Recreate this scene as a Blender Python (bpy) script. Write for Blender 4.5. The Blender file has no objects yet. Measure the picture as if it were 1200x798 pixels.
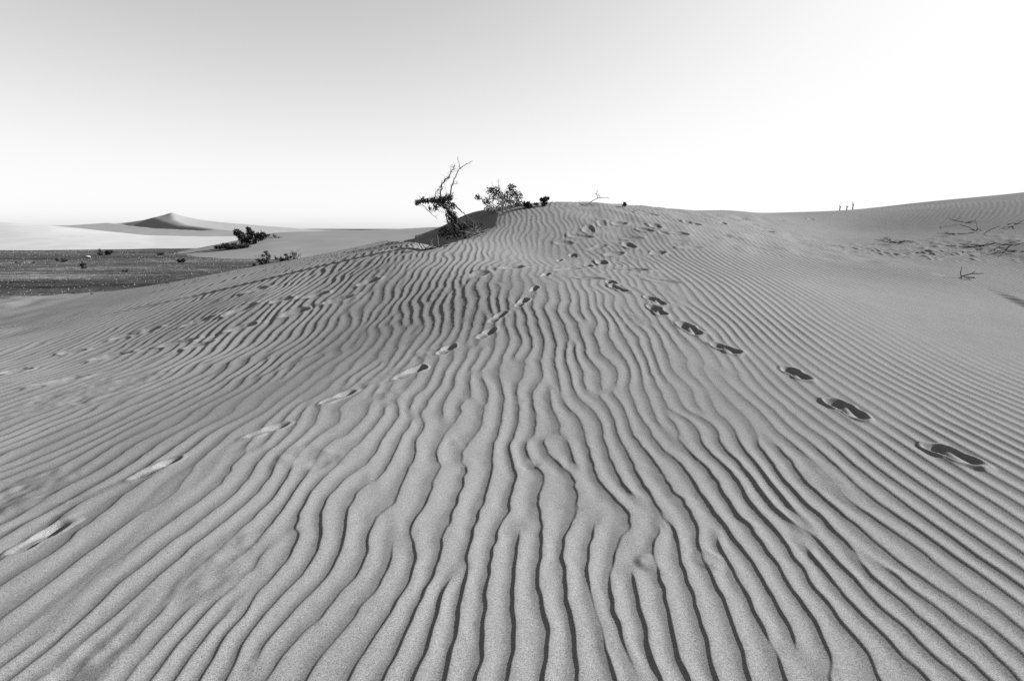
import bpy, math, random
import numpy as np

# ------------------------------------------------------------------ camera, sky, sun, exposure
scene = bpy.context.scene
COL = scene.collection
CAM_H, LENS = 1.45, 20.0
FPX = 1200 * LENS / 36.0                     # focal length in photograph pixels (used only for measuring)
PITCH = math.atan(131.0 / FPX)
cam_data = bpy.data.cameras.new('camera')
cam_data.lens = LENS; cam_data.sensor_width = 36.0
cam_data.clip_start = 0.05; cam_data.clip_end = 6000
cam = bpy.data.objects.new('camera', cam_data); COL.objects.link(cam)
cam.location = (0, 0, CAM_H)
cam.rotation_euler = (math.pi / 2 - PITCH, 0, 0)
scene.camera = cam

SUN_AZ, SUN_EL = math.radians(76), math.radians(23.5)      # azimuth from +Y towards +X
world = bpy.data.worlds.new('World'); scene.world = world; world.use_nodes = True
nt = world.node_tree; nt.nodes.clear()
sky = nt.nodes.new('ShaderNodeTexSky'); sky.sky_type = 'NISHITA'; sky.sun_disc = False
sky.sun_elevation = SUN_EL; sky.sun_rotation = SUN_AZ
sky.altitude = 200; sky.air_density = 1.0; sky.dust_density = 2.0; sky.ozone_density = 1.0
sep = nt.nodes.new('ShaderNodeSeparateColor')            # monochrome photograph: one channel, as through an orange filter
nt.links.new(sky.outputs[0], sep.inputs[0])
def wmath(op, a, b=None):                                # film shoulder: bright sky rolls off towards white
    n = nt.nodes.new('ShaderNodeMath'); n.operation = op
    for i, v in enumerate((a, b)):
        if v is None: continue
        if isinstance(v, (int, float)): n.inputs[i].default_value = v
        else: nt.links.new(v, n.inputs[i])
    return n.outputs[0]
mono = wmath('MAXIMUM', wmath('SUBTRACT', wmath('MULTIPLY', sep.outputs['Red'], 1.9), wmath('MULTIPLY', sep.outputs['Blue'], 0.45)), 0.0)   # channel mix of a red filter
shoulder = wmath('SUBTRACT', 1.0, wmath('EXPONENT', wmath('MULTIPLY', mono, -0.63)))
bg = nt.nodes.new('ShaderNodeBackground'); bg.inputs['Strength'].default_value = 0.10
nt.links.new(wmath('MULTIPLY', shoulder, 2.95), bg.inputs['Color'])
wo = nt.nodes.new('ShaderNodeOutputWorld'); nt.links.new(bg.outputs[0], wo.inputs[0])

sun_data = bpy.data.lights.new('sun', 'SUN'); sun_data.energy = 5.0; sun_data.angle = math.radians(0.5)
sun_data.color = (1, 1, 1)
sun = bpy.data.objects.new('sun', sun_data); COL.objects.link(sun)
from mathutils import Vector
SDIR = Vector((math.sin(SUN_AZ) * math.cos(SUN_EL), math.cos(SUN_AZ) * math.cos(SUN_EL), math.sin(SUN_EL)))
sun.rotation_euler = SDIR.to_track_quat('Z', 'Y').to_euler()
sun.location = SDIR * 60

scene.view_settings.view_transform = 'Standard'
scene.view_settings.look = 'None'
scene.view_settings.gamma = 1.0
scene.view_settings.exposure = 1.8
scene.cycles.use_denoising = False
scene.cycles.max_bounces = 6

# ------------------------------------------------------------------ helpers
rng = random.Random(7)

def ray(px, py):
    """(X per metre of Y, drop per metre of Y) of a photograph pixel"""
    u = (px - 600) / FPX; v = (py - 399) / FPX
    c, s = math.cos(PITCH), math.sin(PITCH)
    fwd = c - s * v
    return u / fwd, (c * v + s) / fwd

def at(px, py, Y):
    a, r = ray(px, py)
    return (a * Y, Y, CAM_H - r * Y)

class Field:
    """smooth periodic random field on a grid, sampled anywhere"""
    def __init__(self, nx, ny, dx, dy, lx, ly, seed, cplx=False):
        g = np.random.default_rng(seed)
        w = g.standard_normal((ny, nx)) + (1j * g.standard_normal((ny, nx)) if cplx else 0)
        kx = np.fft.fftfreq(nx, dx) * 2 * np.pi; ky = np.fft.fftfreq(ny, dy) * 2 * np.pi
        flt = np.exp(-0.5 * ((kx[None, :] * lx) ** 2 + (ky[:, None] * ly) ** 2))
        f = np.fft.ifft2(np.fft.fft2(w) * flt)
        if not cplx: f = f.real
        self.f = f / np.sqrt(np.mean(np.abs(f) ** 2)); self.dx, self.dy, self.nx, self.ny = dx, dy, nx, ny
        self.kx, self.ky = kx, ky
    def relax(self, steps, D, dt=0.6):
        q = np.exp(-dt * D * (self.kx[None, :] ** 2 + self.ky[:, None] ** 2))
        A = self.f
        for _ in range(steps):
            A = A * 1.6 / np.sqrt(1 + 1.56 * np.abs(A) ** 2)
            A = np.fft.ifft2(np.fft.fft2(A) * q)
        self.f = A
        return self
    def __call__(self, x, y):
        fx = x / self.dx; fy = y / self.dy
        ix = np.floor(fx).astype(np.int64); iy = np.floor(fy).astype(np.int64)
        tx = fx - ix; ty = fy - iy
        i0, i1 = ix % self.nx, (ix + 1) % self.nx; j0, j1 = iy % self.ny, (iy + 1) % self.ny
        f = self.f
        return (f[j0, i0] * (1 - tx) + f[j0, i1] * tx) * (1 - ty) + (f[j1, i0] * (1 - tx) + f[j1, i1] * tx) * ty

def sstep(a, b, x):
    t = np.clip((x - a) / (b - a), 0, 1)
    return t * t * (3 - 2 * t)

def link(name, me, parent=None, mat=None):
    o = bpy.data.objects.new(name, me); COL.objects.link(o)
    if parent is not None: o.parent = parent
    if mat is not None and me is not None: me.materials.append(mat)
    return o

def tag(o, label=None, cat=None, group=None, kind=None):
    if label: o['label'] = label
    if cat: o['category'] = cat
    if group: o['group'] = group
    if kind: o['kind'] = kind
    return o

def empty(name, loc):
    o = bpy.data.objects.new(name, None); COL.objects.link(o); o.location = loc
    o.empty_display_size = 0.2
    return o

def grid_mesh(name, X, Y, Z):
    ny, nx = X.shape
    me = bpy.data.meshes.new(name)
    co = np.empty((ny * nx, 3), np.float32)
    co[:, 0] = X.ravel(); co[:, 1] = Y.ravel(); co[:, 2] = Z.ravel()
    me.vertices.add(ny * nx); me.vertices.foreach_set('co', co.ravel())
    j, i = np.meshgrid(np.arange(ny - 1), np.arange(nx - 1), indexing='ij')
    a = (j * nx + i).ravel()
    q = np.stack([a, a + 1, a + nx + 1, a + nx], 1).astype(np.int32)
    n = len(q)
    me.loops.add(n * 4); me.loops.foreach_set('vertex_index', q.ravel())
    me.polygons.add(n)
    me.polygons.foreach_set('loop_start', np.arange(n, dtype=np.int32) * 4)
    me.polygons.foreach_set('loop_total', np.full(n, 4, np.int32))
    me.update(calc_edges=True); me.shade_smooth()
    return me

# ------------------------------------------------------------------ materials (all grey: the photograph is monochrome)
def new_mat(name):
    m = bpy.data.materials.new(name); m.use_nodes = True
    t = m.node_tree; b = t.nodes['Principled BSDF']
    b.inputs['Roughness'].default_value = 0.9
    b.inputs['Specular IOR Level'].default_value = 0.15
    return m, t, b

def noise(t, scale, detail=2, rough=0.5, vec=None):
    n = t.nodes.new('ShaderNodeTexNoise'); n.inputs['Scale'].default_value = scale
    n.inputs['Detail'].default_value = detail; n.inputs['Roughness'].default_value = rough
    if vec is not None: t.links.new(vec, n.inputs['Vector'])
    return n

def ramp(t, src, stops):
    r = t.nodes.new('ShaderNodeValToRGB')
    els = r.color_ramp.elements
    while len(els) < len(stops): els.new(0.5)
    for e, (p, v) in zip(els, stops): e.position = p; e.color = (v, v, v, 1)
    t.links.new(src, r.inputs[0]); return r

def mult(t, a, b):
    m = t.nodes.new('ShaderNodeMix'); m.data_type = 'RGBA'; m.blend_type = 'MULTIPLY'; m.inputs[0].default_value = 1
    t.links.new(a, m.inputs[6]); t.links.new(b, m.inputs[7]); return m.outputs[2]

def sand_material(name, base, grain=True):
    m, t, b = new_mat(name)
    tc = t.nodes.new('ShaderNodeTexCoord'); v = tc.outputs['Object']
    big = ramp(t, noise(t, 0.35, 4, 0.55, v).outputs[0], [(0.3, base * 0.93), (0.7, base * 1.05)])
    col = big.outputs[0]
    if grain:
        g1 = ramp(t, noise(t, 330, 1.5, 0.6, v).outputs[0], [(0.28, 0.40), (0.5, 0.98), (0.72, 1.45)])
        col = mult(t, col, g1.outputs[0])
        wn = ramp(t, noise(t, 120, 1.0, 0.5, v).outputs[0], [(0.3, 0.86), (0.7, 1.12)])
        col = mult(t, col, wn.outputs[0])
        bp = t.nodes.new('ShaderNodeBump'); bp.inputs['Strength'].default_value = 0.35
        bp.inputs['Distance'].default_value = 0.0018
        t.links.new(noise(t, 380, 2, 0.7, v).outputs[0], bp.inputs['Height'])
        t.links.new(bp.outputs[0], b.inputs['Normal'])
    t.links.new(col, b.inputs['Base Color'])
    b.inputs['Roughness'].default_value = 1.0; b.inputs['Specular IOR Level'].default_value = 0.0
    return m

SAND = sand_material('rippled_sand', 0.132)
SAND_FAR = sand_material('smooth_sand', 0.135, grain=False)
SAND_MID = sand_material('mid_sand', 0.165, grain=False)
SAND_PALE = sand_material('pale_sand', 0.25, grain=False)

def plain_material():
    m, t, b = new_mat('gravel_plain')
    tc = t.nodes.new('ShaderNodeTexCoord'); v = tc.outputs['Object']
    mp = t.nodes.new('ShaderNodeMapping'); mp.inputs['Scale'].default_value = (0.22, 1.0, 1.0); t.links.new(v, mp.inputs[0])
    a = ramp(t, noise(t, 0.30, 7, 0.66, mp.outputs[0]).outputs[0], [(0.34, 0.018), (0.47, 0.038), (0.56, 0.062), (0.68, 0.13)])
    f = ramp(t, noise(t, 1.6, 6, 0.8, v).outputs[0], [(0.32, 0.4), (0.5, 1.0), (0.68, 1.7)])
    t.links.new(mult(t, a.outputs[0], f.outputs[0]), b.inputs['Base Color'])
    bp = t.nodes.new('ShaderNodeBump'); bp.inputs['Strength'].default_value = 0.8; bp.inputs['Distance'].default_value = 0.08
    t.links.new(noise(t, 3.5, 5, 0.8, v).outputs[0], bp.inputs['Height']); t.links.new(bp.outputs[0], b.inputs['Normal'])
    b.inputs['Roughness'].default_value = 1.0; b.inputs['Specular IOR Level'].default_value = 0.0
    return m

def plain_grey(name, lo, hi, scale=40):
    m, t, b = new_mat(name)
    tc = t.nodes.new('ShaderNodeTexCoord')
    r = ramp(t, noise(t, scale, 3, 0.6, tc.outputs['Object']).outputs[0], [(0.3, lo), (0.7, hi)])
    t.links.new(r.outputs[0], b.inputs['Base Color'])
    return m

PLAIN = plain_material()
BARK = plain_grey('dark_bark', 0.012, 0.04)
DRYWOOD = plain_grey('dry_pale_wood', 0.09, 0.2)
GREYWOOD = plain_grey('weathered_wood', 0.025, 0.07)
LEAF = plain_grey('dull_leaf', 0.014, 0.042, 15)
LEAF_DRY = plain_grey('dry_leaf', 0.10, 0.24, 15)
STONE = plain_grey('dark_stone', 0.02, 0.05, 30)
PALE_STONE = plain_grey('pale_stone', 0.2, 0.3, 30)

# ------------------------------------------------------------------ near dune: large shape
PLAIN_Z = -0.78
ctrl = []
for px, py, Y in [
    # middle, from the camera's feet up to the crest of the bush mound
    (600, 798, 1.60), (600, 700, 2.02), (600, 600, 2.78), (600, 520, 3.72), (600, 470, 4.35), (600, 437, 4.88), (600, 410, 5.48), (600, 372, 6.34),
    (610, 355, 6.77), (620, 330, 8.0), (630, 300, 11.0), (630, 285, 11.8), (630, 270, 12.5), (640, 252, 13.6), (650, 242.5, 14.4),
    (760, 330, 8.2), (760, 300, 10.9), (740, 270, 12.7), (720, 242, 14.8), (800, 280, 12.3), (800, 246.5, 17.0),
    # the right
    (1115, 533, 3.39), (992, 480, 4.15), (932, 438, 4.93), (850, 408, 5.61), (808, 386, 6.08), (860, 350, 7.4),
    (1190, 450, 5.0), (1190, 390, 7.0), (1190, 340, 10.0), (1190, 305, 12.8), (1190, 285, 13.8), (1190, 262, 16.0), (1190, 235.5, 19.5),
    (1100, 360, 8.0), (1100, 320, 11.0), (1100, 296, 13.6), (1100, 270, 16.8), (1100, 239.5, 22.0),
    (1000, 340, 8.8), (1000, 303, 12.5), (1000, 288, 15.0), (1000, 270, 18.0), (1000, 245.5, 25.0),
    (900, 330, 8.8), (900, 300, 11.8), (900, 268, 16.0), (930, 248.5, 22.0), (860, 247, 19.5),
    # the left flank, running down to the plain
    (480, 288, 11.9), (430, 296, 11.7), (350, 306, 13.2), (300, 313, 16.2), (200, 331, 15.6), (100, 346, 15.4), (0, 357, 16.5),
    (0, 380, 11.0), (0, 400, 9.0), (0, 450, 5.95), (0, 520, 4.1), (0, 600, 2.85), (150, 400, 8.0), (200, 450, 5.6), (300, 400, 7.0), (300, 350, 9.0),
    (150, 365, 10.2), (450, 350, 8.2), (450, 312, 9.7), (400, 320, 10.0), (186, 548, 3.24), (397, 465, 4.42),
    # tail of the mound behind the leaning bush
    (592, 243.5, 14.8), (577, 244, 16.0), (545, 252, 17.6), (505, 266, 17.4), (470, 282, 14.2), (547, 282, 11.5), (515, 285, 11.3)]:
    ctrl.append(at(px, py, Y))
ctrl += [(-2.3, 2.5, 0), (-2, .5, -.02), (0, .3, -.01), (2, .5, 0), (3.2, 1.8, .0), (0, -3, -.1), (5, -3, -.2), (-5, -3, -.3), (-5, 1, -.15), (6, 2, -.05),
         (-7, 21.5, -.4), (-11, 22, -.9), (-4, 22, .0), (0, 21, .8), (3, 22, 1.1), (8, 28, 1.1), (16, 34, 1.6), (28, 36, 2.2), (32, 26, 4.0), (28, 14, 1.8),
         (16, 6, -.1), (14, -2, -.6), (-20, 22, -1.2), (-30, 30, -2.2), (-32, 18, -1.8), (-24, 8, -1.1), (-12, 1, -.5), (-8, 28, -2.1), (0, 30, -.9), (12, 42, .2), (34, 44, 1.0)]
ctrl = np.array(ctrl)

def tps_fit(P, lam=0.002):
    n = len(P); xy = P[:, :2] / 10.0
    d2 = ((xy[:, None] - xy[None]) ** 2).sum(-1)
    K = np.where(d2 > 0, 0.5 * d2 * np.log(d2 + 1e-12), 0) + lam * np.eye(n)
    A = np.zeros((n + 3, n + 3)); Q = np.c_[np.ones(n), xy]
    A[:n, :n] = K; A[:n, n:] = Q; A[n:, :n] = Q.T
    w = np.linalg.solve(A, np.r_[P[:, 2], 0, 0, 0])
    def ev(x, y):
        x = x / 10.0; y = y / 10.0
        out = w[n] + w[n + 1] * x + w[n + 2] * y
        for k in range(n):
            e = (x - xy[k, 0]) ** 2 + (y - xy[k, 1]) ** 2
            out = out + w[k] * 0.5 * e * np.log(e + 1e-12)
        return out
    return ev

_tps = tps_fit(ctrl)
GX0, GY0, GD = -45.0, -6.0, 0.2
_gx = np.arange(GX0, 48, GD); _gy = np.arange(GY0, 50, GD)
_GZ = _tps(*np.meshgrid(_gx, _gy))

def cubic_sample(G, x, y):
    fx = np.clip((x - GX0) / GD, 1, G.shape[1] - 3); fy = np.clip((y - GY0) / GD, 1, G.shape[0] - 3)
    ix = np.floor(fx).astype(np.int64); iy = np.floor(fy).astype(np.int64); tx = fx - ix; ty = fy - iy
    def w(t): return ((1 - t) ** 3 / 6, (3 * t ** 3 - 6 * t ** 2 + 4) / 6, (-3 * t ** 3 + 3 * t ** 2 + 3 * t + 1) / 6, t ** 3 / 6)
    wx, wy = w(tx), w(ty); out = 0
    for b in range(4):
        for a in range(4):
            out = out + wx[a] * wy[b] * G[iy - 1 + b, ix - 1 + a]
    return out

def seg_dist(x, y, p, q):
    dx, dy = q[0] - p[0], q[1] - p[1]; L = dx * dx + dy * dy
    t = np.clip(((x - p[0]) * dx + (y - p[1]) * dy) / L, 0, 1)
    return np.hypot(x - p[0] - t * dx, y - p[1] - t * dy), t

und = Field(256, 256, 0.4, 0.4, 1.5, 1.9, 3)
EDGE = Field(512, 512, .12, .12, .22, .22, 41); EDGE2 = Field(256, 256, .4, .4, 1.1, .8, 42)
HOLLOW = [((-4.6, 11.3, 0.86), (-1.75, 11.05, 1.0)), ((-1.75, 11.05, 1.0), (-1.3, 12.9, 1.0)), ((-1.3, 12.9, 1.0), (-3.0, 17.3, 0.95))]
def large(x, y):
    """smooth shape of the near dune with the hollow scooped out beside the mound; also how deep in the hollow"""
    z = cubic_sample(_GZ, x, y) + und(x, y) * 0.018 * sstep(2.5, 8, np.hypot(x, y))
    z = z + (EDGE(x, y) * .028 + EDGE2(x, y) * .025) * sstep(-.15, -.6, z) * sstep(-1.4, -1.0, z)
    floor = 99.0
    for p, q in HOLLOW:
        d, t = seg_dist(x, y, p, q)
        floor = np.minimum(floor, p[2] + (q[2] - p[2]) * t + np.where(x < p[0] + (q[0] - p[0]) * t, 0.24, 0.68) * np.maximum(0, d - 0.15))
    h = 0.5 * (z + floor - np.sqrt((z - floor) ** 2 + 0.0012))
    return h, sstep(0.0, 0.12, z - h)

def ground(px, py, y0=1.2, y1=34.0):
    """walk a photograph pixel's line of sight to the dune: gives the place, in metres"""
    a, r = ray(px, py)
    Y = np.arange(y0, y1, 0.01)
    z = large(a * Y, Y)[0]
    hit = np.nonzero(CAM_H - r * Y <= z)[0]
    k = hit[0] if len(hit) else len(Y) - 1
    return float(a * Y[k]), float(Y[k]), float(z[k])

# ------------------------------------------------------------------ ripples
def envelope(lx, ly, seed, steps, D): return Field(1280, 800, 0.05, 0.05, lx, ly, seed, True).relax(steps, D)
E_rough = envelope(0.10, 0.20, 11, 3, 0.003)
E_mid = envelope(0.13, 0.28, 12, 4, 0.004)
E_smooth = envelope(0.40, 1.30, 13, 12, 0.03)
W1 = Field(512, 512, 0.06, 0.06, 0.16, 0.20, 21); W2 = Field(1024, 1024, 0.02, 0.02, 0.03, 0.035, 22)
W3 = Field(512, 512, 0.10, 0.10, 0.55, 0.6, 23)
PATCH = Field(256, 256, 0.16, 0.16, 0.55, 0.8, 24)
LUMP = Field(1024, 1024, 0.012, 0.012, 0.022, 0.026, 25); LUMP2 = Field(1024, 1024, 0.03, 0.03, 0.07, 0.07, 26)

def ripples(x, y):
    d = np.hypot(x, y)
    xs = x - 0.02 * (y - 6)
    warp = 0.030 * W1(x, y) + 0.0038 * W2(x, y) + 0.05 * W3(x, y)
    j = 0.25 * W3(x * .7 + 11, y * .7)
    straight = sstep(1.2, 2.1, x - 0.05 * y + j)                   # long even crests on the right
    left = sstep(-1.0, -1.8, x + 0.1 * y + j)
    near = sstep(2.9, 2.2, d + j)
    xs = xs + warp * (1 - 0.72 * straight) 
    psi = 0
    for E, lam, w in ((E_rough, 0.134, (1 - straight) * (1 - left) * (1 - near * 0.95)), (E_mid, 0.102, near * (1 - straight)),
                      (E_smooth, 0.122, straight), (E_mid, 0.160, left * (1 - near) * (1 - straight))):
        psi = psi + w * E(x + 7 * lam * 100, y) * np.exp(1j * 2 * np.pi * (xs - 0.0) / lam)
    amp = np.abs(psi); ph = np.angle(psi)
    u = np.mod(ph / (2 * np.pi), 1.0)
    ut = 0.64
    t = np.clip((u - ut) / (1 - ut), 0, 1)                         # lee side: soft apron, then a steep lip up to the sharp crest
    lip = 0.27 + 0.06 * np.clip(W3(x + 3, y + 5), -1.5, 1.5)
    P = np.where(u < ut, 0.5 + 0.5 * np.cos(np.pi * np.minimum(u / ut, 1) ** 0.95), (1 - lip) * t ** 1.6 + lip * np.clip((t - 0.82) / 0.18, 0, 1) ** 1.1)
    a = np.clip(amp * 1.9, 0, 1); a = a * a * (3 - 2 * a)
    h = 0.0128 - 0.0032 * near - 0.0008 * straight * (1 - near) + 0.0020 * left * (1 - near)
    h = h * (0.82 + 0.22 * np.clip(PATCH(x, y), -1.4, 1.4) * (1 - 0.6 * straight))
    return (P - 0.45) * a * h

# ------------------------------------------------------------------ footprints (px, py, heading in photo px, kind)
prints = []
def trail(pts, kind, length, width, depth):
    G = [ground(*p) for p in pts]
    for i, g in enumerate(G):
        a = G[max(0, i - 1)]; b = G[min(len(G) - 1, i + 1)]
        hd = math.atan2(b[1] - a[1], b[0] - a[0]) + rng.uniform(-.12, .12)
        prints.append((g[0], g[1], hd, kind, length * rng.uniform(.92, 1.08), width * rng.uniform(.9, 1.1), depth * rng.uniform(.85, 1.15)))
trail([(46, 631), (186, 548), (312, 505), (397, 465), (480, 437), (523, 410), (570, 391), (583, 372), (611, 355), (626, 339), (640, 322), (655, 306)], 'left', .32, .115, .032)
trail([(1115, 533), (992, 480), (932, 438), (850, 409), (808, 386), (770, 364), (768, 352), (724, 338), (716, 331), (690, 312), (672, 300)], 'right', .34, .16, .042)
old = [(70, 447), (130, 418), (85, 413), (147, 394), (170, 389), (232, 377), (282, 363), (284, 384), (330, 352), (232, 405), (372, 346), (430, 331),
       (300, 340), (395, 352), (345, 366), (208, 402), (20, 435)]
for p in old:
    g = ground(*p); prints.append((g[0], g[1], rng.uniform(.2, .9), 'old', rng.uniform(.34, .48), rng.uniform(.18, .26), rng.uniform(.03, .045)))
for p in [(705, 262), (682, 277), (726, 262), (690, 268), (742, 279), (757, 270), (768, 265), (778, 274), (797, 274), (806, 261), (812, 262), (847, 262), (880, 262),
          (889, 266), (752, 250), (760, 250), (796, 283), (738, 288), (810, 290), (870, 256), (915, 258), (900, 272), (930, 276), (850, 276), (835, 252), (950, 257),
          (700, 290), (660, 285), (720, 298), (770, 297), (600, 314), (560, 322), (665, 316), (690, 326), (745, 316), (780, 330), (705, 308)]:
    g = ground(*p); prints.append((g[0], g[1], rng.uniform(-.6, 1.8), 'trod', rng.uniform(.30, .55), rng.uniform(.18, .28), rng.uniform(.016, .04)))

def footprints(x, y, z_rip):
    dz = np.zeros_like(x); keep = np.ones_like(x); rough = np.zeros_like(x)
    for (fx, fy, hd, kind, L, Wd, dep) in prints:
        m = np.nonzero((np.abs(x - fx) < 0.6) & (np.abs(y - fy) < 0.6))
        if not len(m[0]): continue
        lx, ly = x[m] - fx, y[m] - fy
        c, s = math.cos(hd), math.sin(hd)
        u = (lx * c + ly * s) / (L * .5); v = (-lx * s + ly * c) / (Wd * .5)
        # a sole: round toe and heel, narrower waist
        waist = 1 - 0.22 * np.exp(-((u + 0.15) / 0.28) ** 2) if kind in ('left', 'right') else 1.0
        q = np.sqrt(np.abs(u) ** 2.6 + np.abs(v / waist) ** 2.4 + 1e-9)
        q = q * (1 + .10 * LUMP2(x[m] * .9 + fx, y[m] * .9) + .05 * LUMP(x[m] + fy, y[m]))
        if kind == 'left':        # long scuff, deepest at the toe
            pit = sstep(1.12, 0.55, q) * dep * (0.42 + 0.58 * sstep(-0.2, 0.75, u) + .18 * sstep(-.5, -.9, u))
            rim = 0.006 * np.exp(-((q - 1.2) / 0.2) ** 2) * (1 + .5 * u)
        elif kind == 'right':     # broken print: two deep pockets with a raised bar between
            bar = np.exp(-((u * .8 + v * .6 + .1) / .34) ** 2)
            pit = sstep(1.12, 0.50, q) * dep * (1 - .62 * bar) * (0.75 + .3 * sstep(-.2, .7, u))
            rim = 0.009 * np.exp(-((q - 1.22) / 0.2) ** 2)
        else:
            pit = sstep(1.15, 0.25, q) * dep * (0.6 + .4 * sstep(-.8, .6, u))
            rim = 0.35 * dep * np.exp(-((q - 1.2) / 0.3) ** 2)
        dz[m] += rim - pit
        keep[m] = np.minimum(keep[m], sstep(0.85, 1.5, q)); rough[m] = np.maximum(rough[m], sstep(1.9, 1.0, q) * (.6 if kind == 'old' else 1))
    return dz, keep, rough

# worn, ripple-free lumpy patches seen in the foreground: px, py, radius m, strength
scuffs = [(ground(px, py), r, s) for px, py, r, s in [(260, 660, .16, .85), (372, 545, .17, .7), (20, 585, .30, .95), (445, 447, .16, .8), (455, 462, .15, .7), (610, 470, .10, .5),
          (620, 545, .07, .7), (340, 540, .12, .6), (235, 690, .10, .9), (70, 470, .4, .8), (120, 455, .4, .7), (745, 372, .14, .6), (960, 560, .1, .3), (500, 415, .16, .7),
          (100, 790, .14, .8), (530, 520, .07, .6), (760, 660, .06, .7), (830, 655, .06, .6)]]

def near_height(x, y):
    z, hollow = large(x, y)
    rip = ripples(x, y)
    d = np.hypot(x, y)
    mask = np.ones_like(x)
    mask *= 1 - 0.93 * sstep(-5.5, -11.5, x - 0.05 * (y - 10))                       # ripples die out towards the plain
    gx, gy, _ = SMOOTH_PATCH
    mask *= 1 - 0.95 * sstep(1.0, 0.35, np.hypot((x - gx) / 3.4, (y - gy) / 3.6))      # blown smooth on the sunny flank
    mask *= 1 - 0.9 * hollow
    mask *= 1 - 0.6 * sstep(14, 24, y)
    rough = np.zeros_like(x); dz = np.zeros_like(x)
    for (c, r, s) in scuffs:
        q = np.hypot(x - c[0], (y - c[1]) * .8) / r + 0.22 * W1(x * 2, y * 2)
        k = sstep(1.25, 0.5, q) * s
        mask *= 1 - 0.8 * k; rough = np.maximum(rough, k)
    fz, keep, fr = footprints(x, y, rip)
    mask *= keep; rough = np.maximum(rough, fr * 0.7)
    disturbed = sstep(.35, 1.0, PATCH(x + 9, y + 4)) * sstep(-.5, .6, 1.2 - np.abs(x - .3) * .35)   # half-collapsed patches in the middle
    mask *= 1 - 0.45 * disturbed * sstep(3.0, 5, d)
    trod = sstep(11.0, 12.2, y) * sstep(.8, 2.2, x) * sstep(9.5, 7, x) * sstep(20, 17, y)
    mask *= 1 - .35 * trod
    lump = LUMP(x, y) * 0.0028 + LUMP2(x, y) * 0.006
    zz = z + rip * mask + fz + lump * rough * (1 - .5 * (1 - keep)) + LUMP2(x * .5, y * .5) * 0.010 * trod
    d1, t1 = seg_dist(x, y, SCARP[0], SCARP[1])
    side = (x - SCARP[0][0]) * SCARP_N[0] + (y - SCARP[0][1]) * SCARP_N[1]
    zz += 0.055 * sstep(.0, .6, t1) * sstep(1.0, .9, t1) * np.where(side > 0, np.exp(-(side / .9) ** 2), sstep(-.20, 0, side)) * (d1 < 1.9)
    cl = sstep(1.0, .3, np.hypot((x - CLODS[0]) / 5.0, (y - CLODS[1]) / 2.0))
    zz += 0.014 * np.maximum(0, LUMP2(x * 1.2, y * 1.2)) * cl
    zz += 0.0012 * LUMP2(x * .6, y * .6)
    return zz

SMOOTH_PATCH = ground(1185, 385); CLODS = ground(1090, 291)
SCARP = (ground(1162, 336)[:2], ground(1235, 372)[:2])
_l = math.hypot(SCARP[1][0] - SCARP[0][0], SCARP[1][1] - SCARP[0][1])
SCARP_N = ((SCARP[1][1] - SCARP[0][1]) / -_l, (SCARP[1][0] - SCARP[0][0]) / _l)

# polar sheet round the viewpoint's foot: dense where the view needs it, wide all round
az_d = np.radians(np.arange(-47.5, 47.5, 0.086))
az = np.radians(np.r_[np.arange(-125, -64, 2.5), np.arange(-64, -47.5, .4), np.degrees(az_d), np.arange(47.5, 64, .4), np.arange(64, 126, 2.5)])
rr = [0.25]
while rr[-1] < 46:
    r = rr[-1]
    if r < 1.35: dr = 0.05
    elif r < 5: dr = max(.006, .0026 * r + .0012)
    elif r < 10.5: dr = .0142 + .0028 * (r - 5)
    elif r < 17: dr = .032
    else: dr = .10 + .012 * (r - 17)
    rr.append(r + dr)
rr = np.array(rr)
A_, R_ = np.meshgrid(az, rr)
XX, YY = R_ * np.sin(A_), R_ * np.cos(A_)
ZZ = near_height(XX, YY)
dune = link('sand_dune', grid_mesh('sand_dune', XX[:, ::-1], YY[:, ::-1], ZZ[:, ::-1]), None, SAND)
tag(dune, 'near sand dune covered in wind ripples with two trails of footprints', kind='structure')

# ------------------------------------------------------------------ plain and far dunes
def far_height(x, y):
    z = np.full_like(x, PLAIN_Z)
    return z
pl = np.array([-3000, -600, -200, -80, -40, 0, 40, 80, 200, 600, 3000], float)
PXg, PYg = np.meshgrid(pl, np.array([-300, -40, 0, 20, 40, 80, 120, 200, 400, 1000, 4000], float))
plain = link('gravel_plain', grid_mesh('gravel_plain', PXg, PYg, np.full_like(PXg, PLAIN_Z)), None, PLAIN)
tag(plain, 'flat dark gravel plain reaching to the horizon', kind='structure')

FN = Field(256, 256, 1.0, 1.0, 5, 5, 31); FN2 = Field(512, 512, 0.5, 0.5, 1.2, 1.2, 32)
def dune_obj(name, x0, x1, y0, y1, step, fn, label, mat=None):
    X, Y = np.meshgrid(np.arange(x0, x1 + step, step), np.arange(y0, y1 + step, step))
    Z = fn(X, Y) + 0.05 * FN2(X, Y) * 0.3
    o = link(name, grid_mesh(name, X, Y, Z), None, mat or SAND_FAR)
    return tag(o, label, kind='structure')

def mid_dune(x, y):
    left = sstep(-40, -26, x + (y - 66) * .32 + FN(x, y) * .4)
    top = 1.02 + 0.038 * (x + 26)
    prof = sstep(37, 68, y) * sstep(115, 76, y) * sstep(60, 5, x)
    return PLAIN_Z - 0.25 + (np.minimum(top, 2.2) - PLAIN_Z + 0.25) * left * prof + .05 * FN(x, y)
dune_obj('middle_dune', -46, 60, 36, 118, 0.55, mid_dune, 'smooth low dune behind the leaning bush')

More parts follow.
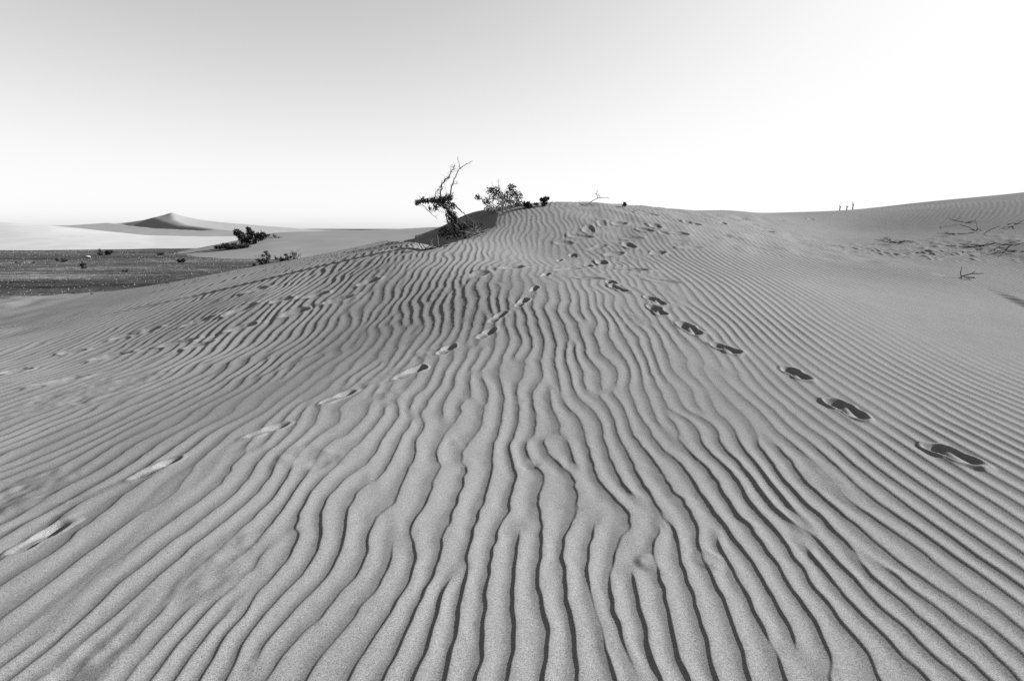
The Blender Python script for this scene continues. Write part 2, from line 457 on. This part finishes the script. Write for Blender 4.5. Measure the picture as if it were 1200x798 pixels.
def bright_dune(x, y):
    yy = y / 88.0
    crest = np.interp(x / yy, [-140, -86, -76, -70, -62, -55, -46, -30], [3.1, 2.75, 2.45, 2.0, 1.0, 0.3, 0.05, -0.1])
    front = sstep(53 + (x + 60) * -.10, 96, y) * sstep(150, 102, y)
    return PLAIN_Z - 0.3 + (crest - PLAIN_Z + 0.3) * front * sstep(-8, -30, x) + 0.06 * FN(x, y)
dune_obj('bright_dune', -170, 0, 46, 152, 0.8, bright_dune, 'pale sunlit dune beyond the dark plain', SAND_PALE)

def peak_dune(x, y):
    xp, yp = at(201, 250, 200)[:2]
    cr = [(xp, yp, 7.0), (-106.0, 182.0, 4.3), (-93.0, 165.0, 2.55), (-75.0, 146.0, 1.35), (-58.0, 130.0, 0.6)]
    dd = np.full_like(x, 1e9); crest = np.zeros_like(x)
    for p, q in zip(cr[:-1], cr[1:]):
        d, t = seg_dist(x, y, p, q)
        crest = np.where(d < dd, p[2] + (q[2] - p[2]) * t, crest); dd = np.minimum(d, dd)
    z = crest - 0.07 * dd - 2.6 * (1 - np.exp(-dd / 7.0)) * np.clip(crest / 7.0, 0, 1)
    z = np.maximum(z, 0.5 * (z + PLAIN_Z) + .3)
    z = np.maximum(z, -0.2 - 0.02 * np.maximum(0, np.abs(x + 90) - 60))
    floor = 99.0
    for p, q in [((-134, 196, 1.2), (-128, 193, .8)), ((-128, 193, .8), (-97, 162, 0.5)), ((-97, 162, 0.5), (-76, 144.5, 0.6))]:
        d, t = seg_dist(x, y, p, q)
        floor = np.minimum(floor, p[2] + (q[2] - p[2]) * t + 0.64 * np.maximum(0, d - .5))
    zz = 0.5 * (z + floor - np.sqrt((z - floor) ** 2 + 0.004)) + .05 * FN(x * .5, y * .5)
    edge = sstep(-215, -190, x) * sstep(15, -10, x) * sstep(110, 128, y) * sstep(272, 240, y)
    return PLAIN_Z - .3 + (zz - PLAIN_Z + .3) * edge
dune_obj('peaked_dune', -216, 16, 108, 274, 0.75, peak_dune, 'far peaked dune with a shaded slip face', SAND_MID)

def back_ridge(x, y):
    c = np.interp(x, [-500, -330, -270, -200, -120, 0, 200], [2.2, 2.6, 3.4, 2.4, 1.2, .5, .2])
    return PLAIN_Z - .3 + (c - PLAIN_Z) * sstep(270, 330, y) * sstep(420, 340, y) + .2 * FN(x * .2, y * .2)
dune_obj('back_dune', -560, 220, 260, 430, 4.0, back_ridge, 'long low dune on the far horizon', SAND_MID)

# ------------------------------------------------------------------ plants: builders
class MB:
    def __init__(self): self.v = []; self.f = []
    def tube(self, pts, r0, r1, sides=5):
        n = len(pts); base = len(self.v)
        for i, p in enumerate(pts):
            p = Vector(p)
            d = (Vector(pts[min(i + 1, n - 1)]) - Vector(pts[max(i - 1, 0)]))
            if d.length < 1e-9: d = Vector((0, 0, 1))
            d.normalize()
            a = d.cross(Vector((0.31, 0.9, 0.17))); a.normalize(); b = d.cross(a)
            r = r0 + (r1 - r0) * i / max(1, n - 1)
            for k in range(sides):
                t = 2 * math.pi * k / sides
                self.v.append(tuple(p + (a * math.cos(t) + b * math.sin(t)) * r))
        for i in range(n - 1):
            for k in range(sides):
                k2 = (k + 1) % sides
                self.f.append((base + i * sides + k, base + i * sides + k2, base + (i + 1) * sides + k2, base + (i + 1) * sides + k))
        self.f.append(tuple(base + k for k in reversed(range(sides))))
        self.f.append(tuple(base + (n - 1) * sides + k for k in range(sides)))
    def leaf(self, p, size, R):
        d = Vector((R.gauss(0, 1), R.gauss(0, 1), R.gauss(0, 1) * .8 + .15)); d.normalize()
        w = d.cross(Vector((R.gauss(0, 1), R.gauss(0, 1), R.gauss(0, 1)))); w.normalize()
        u = d.cross(w)
        b = len(self.v); p = Vector(p); L = size * R.uniform(.7, 1.3); W = L * .27
        for q in (p, p + d * L * .5 + w * W + u * W * .4, p + d * L, p + d * L * .5 - w * W + u * W * .4): self.v.append(tuple(q))
        self.f += [(b, b + 1, b + 2), (b, b + 2, b + 3)]
    def rock(self, p, r, R, flat=.6):
        b = len(self.v)
        dirs = [(1, 0, 0), (-1, 0, 0), (0, 1, 0), (0, -1, 0), (0, 0, 1), (0, 0, -1)]
        for d in dirs:
            k = r * R.uniform(.7, 1.25)
            self.v.append((p[0] + d[0] * k, p[1] + d[1] * k, p[2] + d[2] * k * flat))
        for a_, c_, e_ in [(0, 2, 4), (2, 1, 4), (1, 3, 4), (3, 0, 4), (2, 0, 5), (1, 2, 5), (3, 1, 5), (0, 3, 5)]: self.f.append((b + a_, b + c_, b + e_))
    def build(self, name, mat, parent=None, smooth=False, kind=None):
        me = bpy.data.meshes.new(name); me.from_pydata(self.v, [], self.f); me.update()
        if smooth: me.shade_smooth()
        o = link(name, me, parent, mat)
        if kind: o['kind'] = kind
        return o

def wob(pts, n, amp, R):
    """resample a polyline with small kinks"""
    P = [Vector(p) for p in pts]; out = []
    for a, b in zip(P[:-1], P[1:]):
        for k in range(n):
            t = k / n
            out.append(a.lerp(b, t) + (Vector((R.gauss(0, amp), R.gauss(0, amp), R.gauss(0, amp))) if out else Vector()))
    out.append(P[-1])
    return out

def twig_set(path, n, lo, hi, r, R, up=.2, t0=.15):
    m = MB()
    for _ in range(n):
        i = R.randrange(max(1, int(len(path) * t0)), len(path)); p = Vector(path[i])
        d = Vector((R.gauss(0, 1), R.gauss(0, 1) * .7, R.gauss(0, 1) + up)); d.normalize()
        L = R.uniform(lo, hi); q = p + d * L * .5 + Vector((R.gauss(0, L * .1), R.gauss(0, L * .1), R.gauss(0, L * .1)))
        m.tube([p, q, p + d * L], r, r * .4, 3)
    return m

def leaf_clump(m, c, rad, n, size, R):
    for _ in range(n):
        while True:
            d = Vector((R.uniform(-1, 1), R.uniform(-1, 1), R.uniform(-1, 1)))
            if d.length < 1: break
        m.leaf((c[0] + d.x * rad[0], c[1] + d.y * rad[1], c[2] + d.z * rad[2]), size, R)

def Z8(zx, zy, Y):                                   # measured in an enlargement of the photograph
    return at(480 + zx / 6.6667, 180 + zy / 6.6667, Y)

def near_z(x, y): return float(near_height(np.array([[x]]), np.array([[y]]))[0, 0])

# ------------------------------------------------------------------ the leaning bush
R = random.Random(5)
bx0, by0, _ = Z8(452, 668, 12.0); base = Vector((bx0, by0, near_z(bx0, by0)))
bush = empty('leaning_bush', base)
tag(bush, 'tallest bush, leaning left with bare branches reaching up, growing beside the shaded hollow', 'bush')
def loc(p): return tuple(Vector(p) - base)
def path(zs, Y0, Y1, n=4, amp=.008):
    k = len(zs)
    return wob([loc(Z8(z[0], z[1], Y0 + (Y1 - Y0) * i / (k - 1))) for i, z in enumerate(zs)], n, amp, R)
tp = path([(456, 745), (430, 625), (400, 570), (340, 500), (300, 440), (240, 385), (190, 368), (120, 378), (60, 388)], 12.0, 11.6)
m = MB(); m.tube(tp, .042, .012, 7); m.build('trunk', BARK, bush, True)
def branch(zs, Y0, Y1, r0, r1, mat, ntw, lo, hi, amp=.008):
    p = path(zs, Y0, Y1, 4, amp); m = MB(); m.tube(p, r0, r1, 5); b = m.build('branch', mat, bush, True)
    if ntw: twig_set(p, ntw, lo, hi, .0035, R).build('twigs', mat, b, kind='stuff')
    return p
branch([(240, 375), (242, 310), (252, 245), (270, 210), (312, 165), (338, 125), (356, 96)], 11.75, 11.95, .017, .006, BARK, 46, .04, .13, .010)
branch([(270, 210), (300, 190), (318, 165)], 11.85, 11.7, .012, .004, BARK, 12, .03, .09)
branch([(196, 350), (205, 300), (235, 265), (255, 235)], 11.7, 11.85, .008, .004, BARK, 14, .03, .10)
branch([(315, 345), (320, 280), (345, 215), (362, 165), (395, 122), (440, 88), (492, 60)], 11.8, 12.2, .015, .005, BARK, 12, .03, .10)
branch([(395, 122), (386, 85), (379, 24)], 12.05, 12.1, .008, .004, BARK, 0, 0, 0)
branch([(325, 250), (355, 235), (380, 236)], 11.9, 12.0, .006, .003, BARK, 8, .03, .07)
branch([(95, 400), (150, 450), (215, 512)], 11.6, 11.5, .007, .004, GREYWOOD, 5, .03, .08)
branch([(335, 385), (385, 430), (430, 474), (500, 540), (572, 622)], 11.8, 12.0, .014, .006, GREYWOOD, 10, .04, .12)
branch([(300, 440), (345, 480), (400, 560)], 11.75, 11.9, .016, .008, BARK, 8, .04, .12)
branch([(360, 560), (310, 600), (255, 640)], 11.9, 11.7, .014, .006, BARK, 14, .05, .15)
for cx, cy, rx, rz, n in [(62, 385, .06, .055, 90), (100, 368, .07, .05, 90), (135, 372, .07, .05, 90), (170, 368, .06, .06, 80), (200, 425, .055, .07, 80), (215, 372, .09, .09, 170), (255, 365, .10, .07, 170),
                          (300, 350, .09, .07, 150), (318, 338, .05, .08, 80), (285, 400, .11, .10, 200), (330, 415, .08, .08, 110), (155, 425, .03, .04, 30), (300, 470, .06, .10, 110), (345, 490, .10, .10, 160), (320, 525, .08, .08, 120),
                          (355, 545, .10, .08, 130), (250, 400, .08, .06, 90), (410, 585, .09, .08, 110), (300, 620, .20, .12, 330), (270, 610, .10, .10, 120), (355, 620, .14, .12, 200), (440, 560, .12, .08, 110), (520, 560, .16, .07, 140)]:
    c = loc(Z8(cx, cy, 11.6 + .4 * cx / 450 + R.uniform(-.08, .08)))
    m = MB(); leaf_clump(m, c, (rx, (rx + rz) * .6, rz), n, .042, R)
    for _ in range(7):
        e = Vector((R.gauss(0, rx), R.gauss(0, rx), R.gauss(0, rz))); m.tube([c, tuple(Vector(c) + e * 1.5)], .004, .002, 3)
    m.build('leaf_cluster', LEAF, bush, kind='stuff')

# things lying round its foot
def stick_pile(name, label, cat, pos, spread, n, lo, hi, r, mat, R, lift=.35, bias=(0, 0, 0), group=None):
    root = empty(name, pos)
    for _ in range(n):
        a = Vector((R.gauss(0, spread[0]), R.gauss(0, spread[1]), R.uniform(0, spread[2])))
        d = Vector((R.gauss(0, 1) + bias[0], R.gauss(0, .6) + bias[1], abs(R.gauss(0, lift)) + bias[2])); d.normalize(); L = R.uniform(lo, hi)
        k = Vector((R.gauss(0, .05), R.gauss(0, .05), R.gauss(0, .04))) * L * 1.6
        b = a + d * L; mid = (a + b) * .5 + k
        m = MB(); m.tube([tuple(a - d * L * .1), tuple(mid), tuple(b)], r, r * .4, 4); o = m.build('stick', mat, root)
        if R.random() < .5:
            q = mid + Vector((R.gauss(0, 1), R.gauss(0, .6), abs(R.gauss(0, .6)))) * L * .3
            m = MB(); m.tube([tuple(mid), tuple(q)], r * .6, r * .3, 3); m.build('twig', mat, o)
    return tag(root, label, cat, group)

g = Z8(500, 610, 11.9); g = (g[0], g[1], near_z(g[0], g[1]))
stick_pile('dry_brushwood', 'fan of pale dry twigs in front of the hollow, right of the leaning bush trunk', 'brushwood', g, (.13, .10, .22), 34, .12, .38, .006, DRYWOOD, R, .6, (.15, -.1, .1))
g = Z8(120, 655, 11.3); g = (g[0], g[1], near_z(g[0], g[1]))
stick_pile('fallen_branch', 'dark fallen branch on the sand at the left foot of the leaning bush', 'branch', g, (.07, .05, .05), 7, .3, .62, .014, GREYWOOD, R, .25, (.5, .2, .12))

# ------------------------------------------------------------------ generic bush
def make_bush(name, label, pos, w, h, stems, clumps, leaves, size, R, leafmat=LEAF, stemmat=BARK, lean=(0, 0), bare=0, group=None, cat='bush', up=.5):
    root = empty(name, pos); tips = []
    for i in range(stems):
        a = R.uniform(-1, 1)
        top = Vector((a * w * .48 + lean[0] * h, R.uniform(-.3, .3) * w + lean[1], h * R.uniform(.55, 1.0) * (1 - .35 * a * a)))
        st = Vector((a * w * .12, R.uniform(-.04, .04), -.06))
        p = wob([st, st.lerp(top, .5) + Vector((R.gauss(0, .05), R.gauss(0, .05), R.gauss(0, .03))) * h, top], 3, .008 * h, R)
        m = MB(); m.tube(p, .008 + .006 * h, .003, 4); b = m.build('stem', stemmat, root)
        twig_set(p, 7 + bare, .06 * h, .24 * h, .003, R, up).build('twigs', stemmat, b, kind='stuff')
        tips += p[2:]
    for i in range(clumps):
        c = tips[R.randrange(len(tips))] + Vector((R.gauss(0, .05), R.gauss(0, .05), R.gauss(0, .04))) * h
        c.z = max(c.z, .05)
        r = R.uniform(.07, .15) * (w + h) * .5
        m = MB(); leaf_clump(m, c, (r, r, r * .8), leaves, size, R); m.build('leaf_cluster', leafmat, root, kind='stuff')
    return tag(root, label, cat, group)

R = random.Random(17)
# round bush behind the mound's crest: clumps measured one by one
b2 = Vector(at(597, 247, 14.9)); b2.z = near_z(b2.x, b2.y) - .02
rb = empty('crest_bush', b2); tag(rb, 'round leafy bush with pale stems on the crest, right of the leaning bush', 'bush')
for (cx, cy, rx, n) in [(535, 345, .075, 70), (600, 372, .12, 130), (632, 290, .10, 110), (672, 290, .13, 150), (700, 320, .10, 90), (738, 352, .15, 190), (795, 262, .10, 100), (800, 310, .13, 120), (850, 335, .13, 130), (775, 385, .13, 120),
                        (615, 425, .09, 70), (870, 398, .14, 140), (655, 345, .10, 70), (710, 400, .11, 80), (830, 385, .12, 100), (760, 300, .07, 45)]:
    Yc = 14.9 + R.uniform(-.35, .35); c = Vector(Z8(cx, cy, Yc)) - b2
    st = Vector((c.x * .18 + R.gauss(0, .03), c.y * .2, -.1))
    p = wob([st, st.lerp(c, .55) + Vector((R.gauss(0, .05), R.gauss(0, .05), .05)), c], 4, .010, R)
    m = MB(); m.tube(p, .012, .004, 4); s_ = m.build('stem', DRYWOOD, rb)
    twig_set(p, 9, .05, .18, .003, R, .5).build('twigs', DRYWOOD, s_, kind='stuff')
    m = MB(); leaf_clump(m, c, (rx, rx, rx * .85), n, .05, R); m.build('leaf_cluster', LEAF, rb, kind='stuff')
for zs in ([(690, 450), (692, 330), (697, 200)], [(650, 450), (655, 300), (640, 222)], [(800, 440), (830, 350), (848, 280)], [(690, 450), (640, 470), (655, 505)], [(740, 440), (720, 350), (705, 260)]):
    p = wob([Vector(Z8(z[0], z[1], 14.7)) - b2 for z in zs], 4, .010, R)
    m = MB(); m.tube(p, .010, .004, 4); s_ = m.build('stem', DRYWOOD, rb); twig_set(p, 9, .05, .15, .003, R, .6).build('twigs', BARK, s_, kind='stuff')
def on_dune(px, py, Y): 
    x, y, _ = at(px, py, Y); return (x, y, near_z(x, y))
make_bush('low_bush', 'small dark bush on the crest, right of the round leafy bush', on_dune(640, 243, 14.6), .42, .26, 7, 11, 80, .045, R)
make_bush('low_bush', 'lowest dark tuft between the round leafy bush and the small crest bush', on_dune(622, 244, 14.5), .48, .17, 6, 9, 60, .045, R)
make_bush('dry_tuft', 'dry twiggy tuft in the shade below the round leafy bush', on_dune(590, 252, 14.1), .5, .30, 9, 0, 0, .04, R, stemmat=DRYWOOD, bare=6)

def twig_thing(name, label, cat, px, Y, paths, r, mat, R, group=None, ntw=0):
    """bare twigs; paths are in photograph pixels, the first point stands in the sand"""
    x0, y0, _ = at(paths[0][0][0], paths[0][0][1], Y); z0 = near_z(x0, y0)
    zr = at(paths[0][0][0], paths[0][0][1], Y)[2]
    root = empty(name, (x0, y0, z0))
    for k, pp in enumerate(paths):
        pts = []
        for i, q in enumerate(pp):
            w = at(q[0], q[1], Y + .12 * math.sin(k * 1.7 + i)); pts.append((w[0] - x0, w[1] - y0, w[2] - zr - (.05 if i == 0 and k == 0 else 0)))
        p = wob([Vector(a) for a in pts], 3, .006, R)
        m = MB(); m.tube(p, r * (1 if k == 0 else .7), r * .35, 4); b = m.build('stem' if k == 0 else 'twig', mat, root)
        if ntw: twig_set(p, ntw, .04, .12, r * .4, R, .3).build('twigs', mat, b, kind='stuff')
    return tag(root, label, cat, group)
twig_thing('bare_twig', 'thin bare twig arching over the crest, right of the bushes', 'twig', 688, 14.9, [[(686, 241), (692, 237), (700, 232.5), (706, 231), (714, 233)], [(701, 232.5), (699, 227), (701, 223)], [(703, 231.5), (701, 228), (697, 227)], [(686, 241), (679, 239), (679, 235)], [(697, 241), (699, 238), (701, 241)]], .010, GREYWOOD, R, ntw=3)
make_bush('sprout', 'tiny dark sprout alone on the crest, right of the bare twig', on_dune(731, 242, 15.0), .16, .13, 4, 4, 24, .045, R, cat='sprout')
for px, top, lab in ((984, 240.5, 'leftmost of the three short dry stalks on the right skyline'), (992, 241.5, 'middle one of the three short dry stalks on the right skyline'), (999, 237.5, 'tallest and rightmost dry stalk on the right skyline')):
    twig_thing('dry_stalk', lab, 'stalk', px, 24.3, [[(px, 247), (px + .4, (top + 247) / 2), (px + .2, top)], [(px + .3, (top + 247) / 2), (px + 2.0, (top + 243) / 2)]], .028, GREYWOOD, R, 'dry stalks on the skyline')

# ------------------------------------------------------------------ debris on the right slope
def pile_at(px, py, name, label, cat, w, n, R, mat=BARK, lo=.12, hi=.38, r=.010, lift=.12, group='dead twigs on the right slope'):
    x, y, z = ground(px, py); z = near_z(x, y)
    return stick_pile(name, label, cat, (x, y, z), (w * .75, w * .35, .05), n, lo, hi, r, mat, R, lift, (0, 0, 0), group)
pile_at(1057, 285, 'dead_branch', 'dark dead twigs in the middle of the right slope, left of the largest heap', 'branch', .24, 12, R)
pile_at(1162, 289, 'dead_branch', 'largest dark heap of dead twigs near the right edge', 'branch', .5, 22, R, hi=.55)
pile_at(1178, 296, 'dead_branch', 'thin dark twigs just in front of the largest heap', 'branch', .30, 8, R)
pile_at(1150, 271, 'dead_branch', 'small dark twig heap with an upright stick above the largest heap', 'branch', .22, 8, R, lift=.5)
pile_at(1131, 262, 'dead_branch', 'single dark stick lying highest on the right slope', 'branch', .12, 3, R)
pile_at(1118, 275, 'dead_branch', 'short dark sticks left of the heap with the upright stick', 'branch', .22, 6, R)
pile_at(1040, 281, 'dead_branch', 'scattered short twigs farthest left on the right slope', 'branch', .20, 5, R)
pile_at(1185, 265, 'dead_branch', 'little twig heap high up against the right edge', 'branch', .18, 5, R)
pile_at(1135, 327, 'dead_branch', 'short dark stick half buried just above the bright smooth sand', 'branch', .08, 3, R, lo=.15, hi=.4, r=.012)

# ------------------------------------------------------------------ shrubs along the left edge of the dune
x, y, z = on_dune(311, 312, 16.1)
make_bush('edge_shrub', 'rounded dark shrub at the left end of the row on the dune edge', (x, y, z), 0.60, 0.39, 8, 14, 60, .04, R, group='shrubs on the dune edge')
x, y, z = on_dune(327, 309, 15.6); make_bush('edge_shrub', 'low dark shrub in the middle of the row on the dune edge', (x, y, z), 0.59, 0.24, 8, 12, 50, .04, R, group='shrubs on the dune edge')
x, y, z = on_dune(340, 306, 15.2); make_bush('edge_shrub', 'low shrub at the right end of the row on the dune edge', (x, y, z), 0.47, 0.28, 8, 6, 40, .04, R, lean=(.3, 0), group='shrubs on the dune edge')
x, y, z = on_dune(346, 305, 15.1); make_bush('grass_tuft', 'pale dry grass tuft at the right end of the dune edge shrubs', (x, y, z), 0.35, 0.30, 16, 0, 0, .04, R, stemmat=DRYWOOD, bare=4, cat='grass tuft')
x, y, z = on_dune(297, 314, 16.5); make_bush('edge_shrub', 'tiny dark shrub standing apart left of the dune edge row', (x, y, z), 0.14, 0.20, 4, 4, 30, .035, R, group='shrubs on the dune edge')

# ------------------------------------------------------------------ thicket on the flank of the middle dune
def scene_hit(fn, px, py, y0, y1):
    a, r = ray(px, py); Y = np.arange(y0, y1, .05); zz = fn(a * Y, Y); k = np.nonzero(CAM_H - r * Y <= zz)[0]
    k = k[0] if len(k) else len(Y) - 1
    return (float(a * Y[k]), float(Y[k]), float(zz[k]))
p = scene_hit(mid_dune, 291, 287, 40, 90)
k = p[1] / 60.0
th = make_bush('dune_thicket', 'black tangled thicket on the flank of the smooth dune behind the shrub row', p, 3.2 * k, 1.7 * k, 16, 34, 90, .22, R, lean=(.25, 0), bare=10)
p2 = scene_hit(mid_dune, 272, 292, 40, 90)
make_bush('dune_thicket', 'low dark brush trailing left below the tangled thicket', p2, 3.6 * k, .55 * k, 14, 22, 60, .18, R)
p3 = scene_hit(mid_dune, 322, 279, 40, 90)
make_bush('dry_brush', 'sparse dry brush right of the tangled thicket on the smooth dune', p3, 2.4 * k, .45 * k, 9, 4, 24, .15, R, stemmat=GREYWOOD, bare=8, cat='brush')

# ------------------------------------------------------------------ small things on the plain
def on_plain(px, py):
    a, r = ray(px, py); Y = (CAM_H - PLAIN_Z) / r
    return (a * Y, Y, PLAIN_Z)
def plain_bush(px, py, wpx, hpx, label, name='plain_shrub', **kw):
    p = on_plain(px, py); s_ = p[1] / FPX
    return make_bush(name, label, p, wpx * s_, hpx * s_, kw.pop('stems', 7), kw.pop('clumps', 10), kw.pop('leaves', 50), kw.pop('size', .05 * p[1] / 25), R, **kw)
plain_bush(98, 315, 8, 9, 'dark upright shrub standing alone on the plain at the left', clumps=14)
plain_bush(122, 299, 24, 6, 'wide dark brush mound on the plain near the foot of the pale dune', clumps=22)
plain_bush(212, 308, 12, 5, 'low round shrub on the plain below the peaked dune', clumps=14)
plain_bush(71, 307, 16, 4, 'flat dark shrub patch left of the lone upright shrub', clumps=12)
plain_bush(148, 319, 7, 3, 'very small shrub right of the lone upright shrub', clumps=5)
plain_bush(30, 309, 26, 4, 'dry grass clump farthest left on the plain', name='grass_clump', stems=18, clumps=3, stemmat=DRYWOOD, cat='grass clump')
plain_bush(190, 299, 16, 2.5, 'flat dark brush at the far edge of the plain', clumps=9)
def stone(name, label, pos, r, mat, R, flat=.5):
    import bmesh
    bm = bmesh.new(); bmesh.ops.create_icosphere(bm, subdivisions=2, radius=r)
    for v in bm.verts:
        v.co *= R.uniform(.82, 1.15); v.co.x *= 1.35; v.co.z *= flat
    me = bpy.data.meshes.new(name); bm.to_mesh(me); bm.free()
    o = link(name, me, None, mat); o.location = (pos[0], pos[1], pos[2] + r * flat * .4)
    return tag(o, label, 'stone')
g = ground(108.5, 344.5); stone('dark_stone', 'dark flat stone lying on the sand edge below the plain', g, .045, STONE, R, .35)
g = ground(197, 332); stone('dark_stone', 'dark stone on the sand edge nearest the shrub row', g, .05, STONE, R, .4)
g = on_plain(103, 301.5); stone('pale_stone', 'pale stone on the plain beside the wide brush mound', g, .16, PALE_STONE, R, .6)

# gravel strewn over the plain and thinning out on to the sand
R = random.Random(77)
cand = np.array([(lambda Y: (-Y * R.uniform(.25, 1.15), Y))(10 + 50 * R.random() ** 1.6) for _ in range(16000)])
zd = large(cand[:, 0], cand[:, 1])[0]
dark, pale = MB(), MB()
for (X, Y), zq in zip(cand, zd):
    up = zq - PLAIN_Z
    if up > 0 and R.random() > .55 * math.exp(-up / .10): continue
    r_ = R.uniform(.008, .024) * (.55 + Y / 26)
    (pale if R.random() < .22 else dark).rock((X, Y, max(zq, PLAIN_Z) + r_ * .2), r_, R)
tag(dark.build('gravel', STONE), 'dark gravel strewn over the plain', kind='stuff')
tag(pale.build('pale_gravel', plain_grey('pale_gravel', .10, .22)), 'pale gravel strewn over the plain', kind='stuff')
m = MB()
for _ in range(1500):
    X, Y = R.uniform(-9, -1.8), 0
    Y = 12.5 + abs(R.gauss(0, 1.6)) + (-X) * .12
    if R.random() < .45: X, Y = -3.0 + R.gauss(0, .9), 13.0 + R.gauss(0, .8)
    z_ = float(large(np.array([X]), np.array([Y]))[0][0])
    m.rock((X, Y, z_), R.uniform(.006, .02), R)
o = m.build('twig_litter', STONE); tag(o, 'dark litter scattered on the sand behind the leaning bush', kind='stuff')
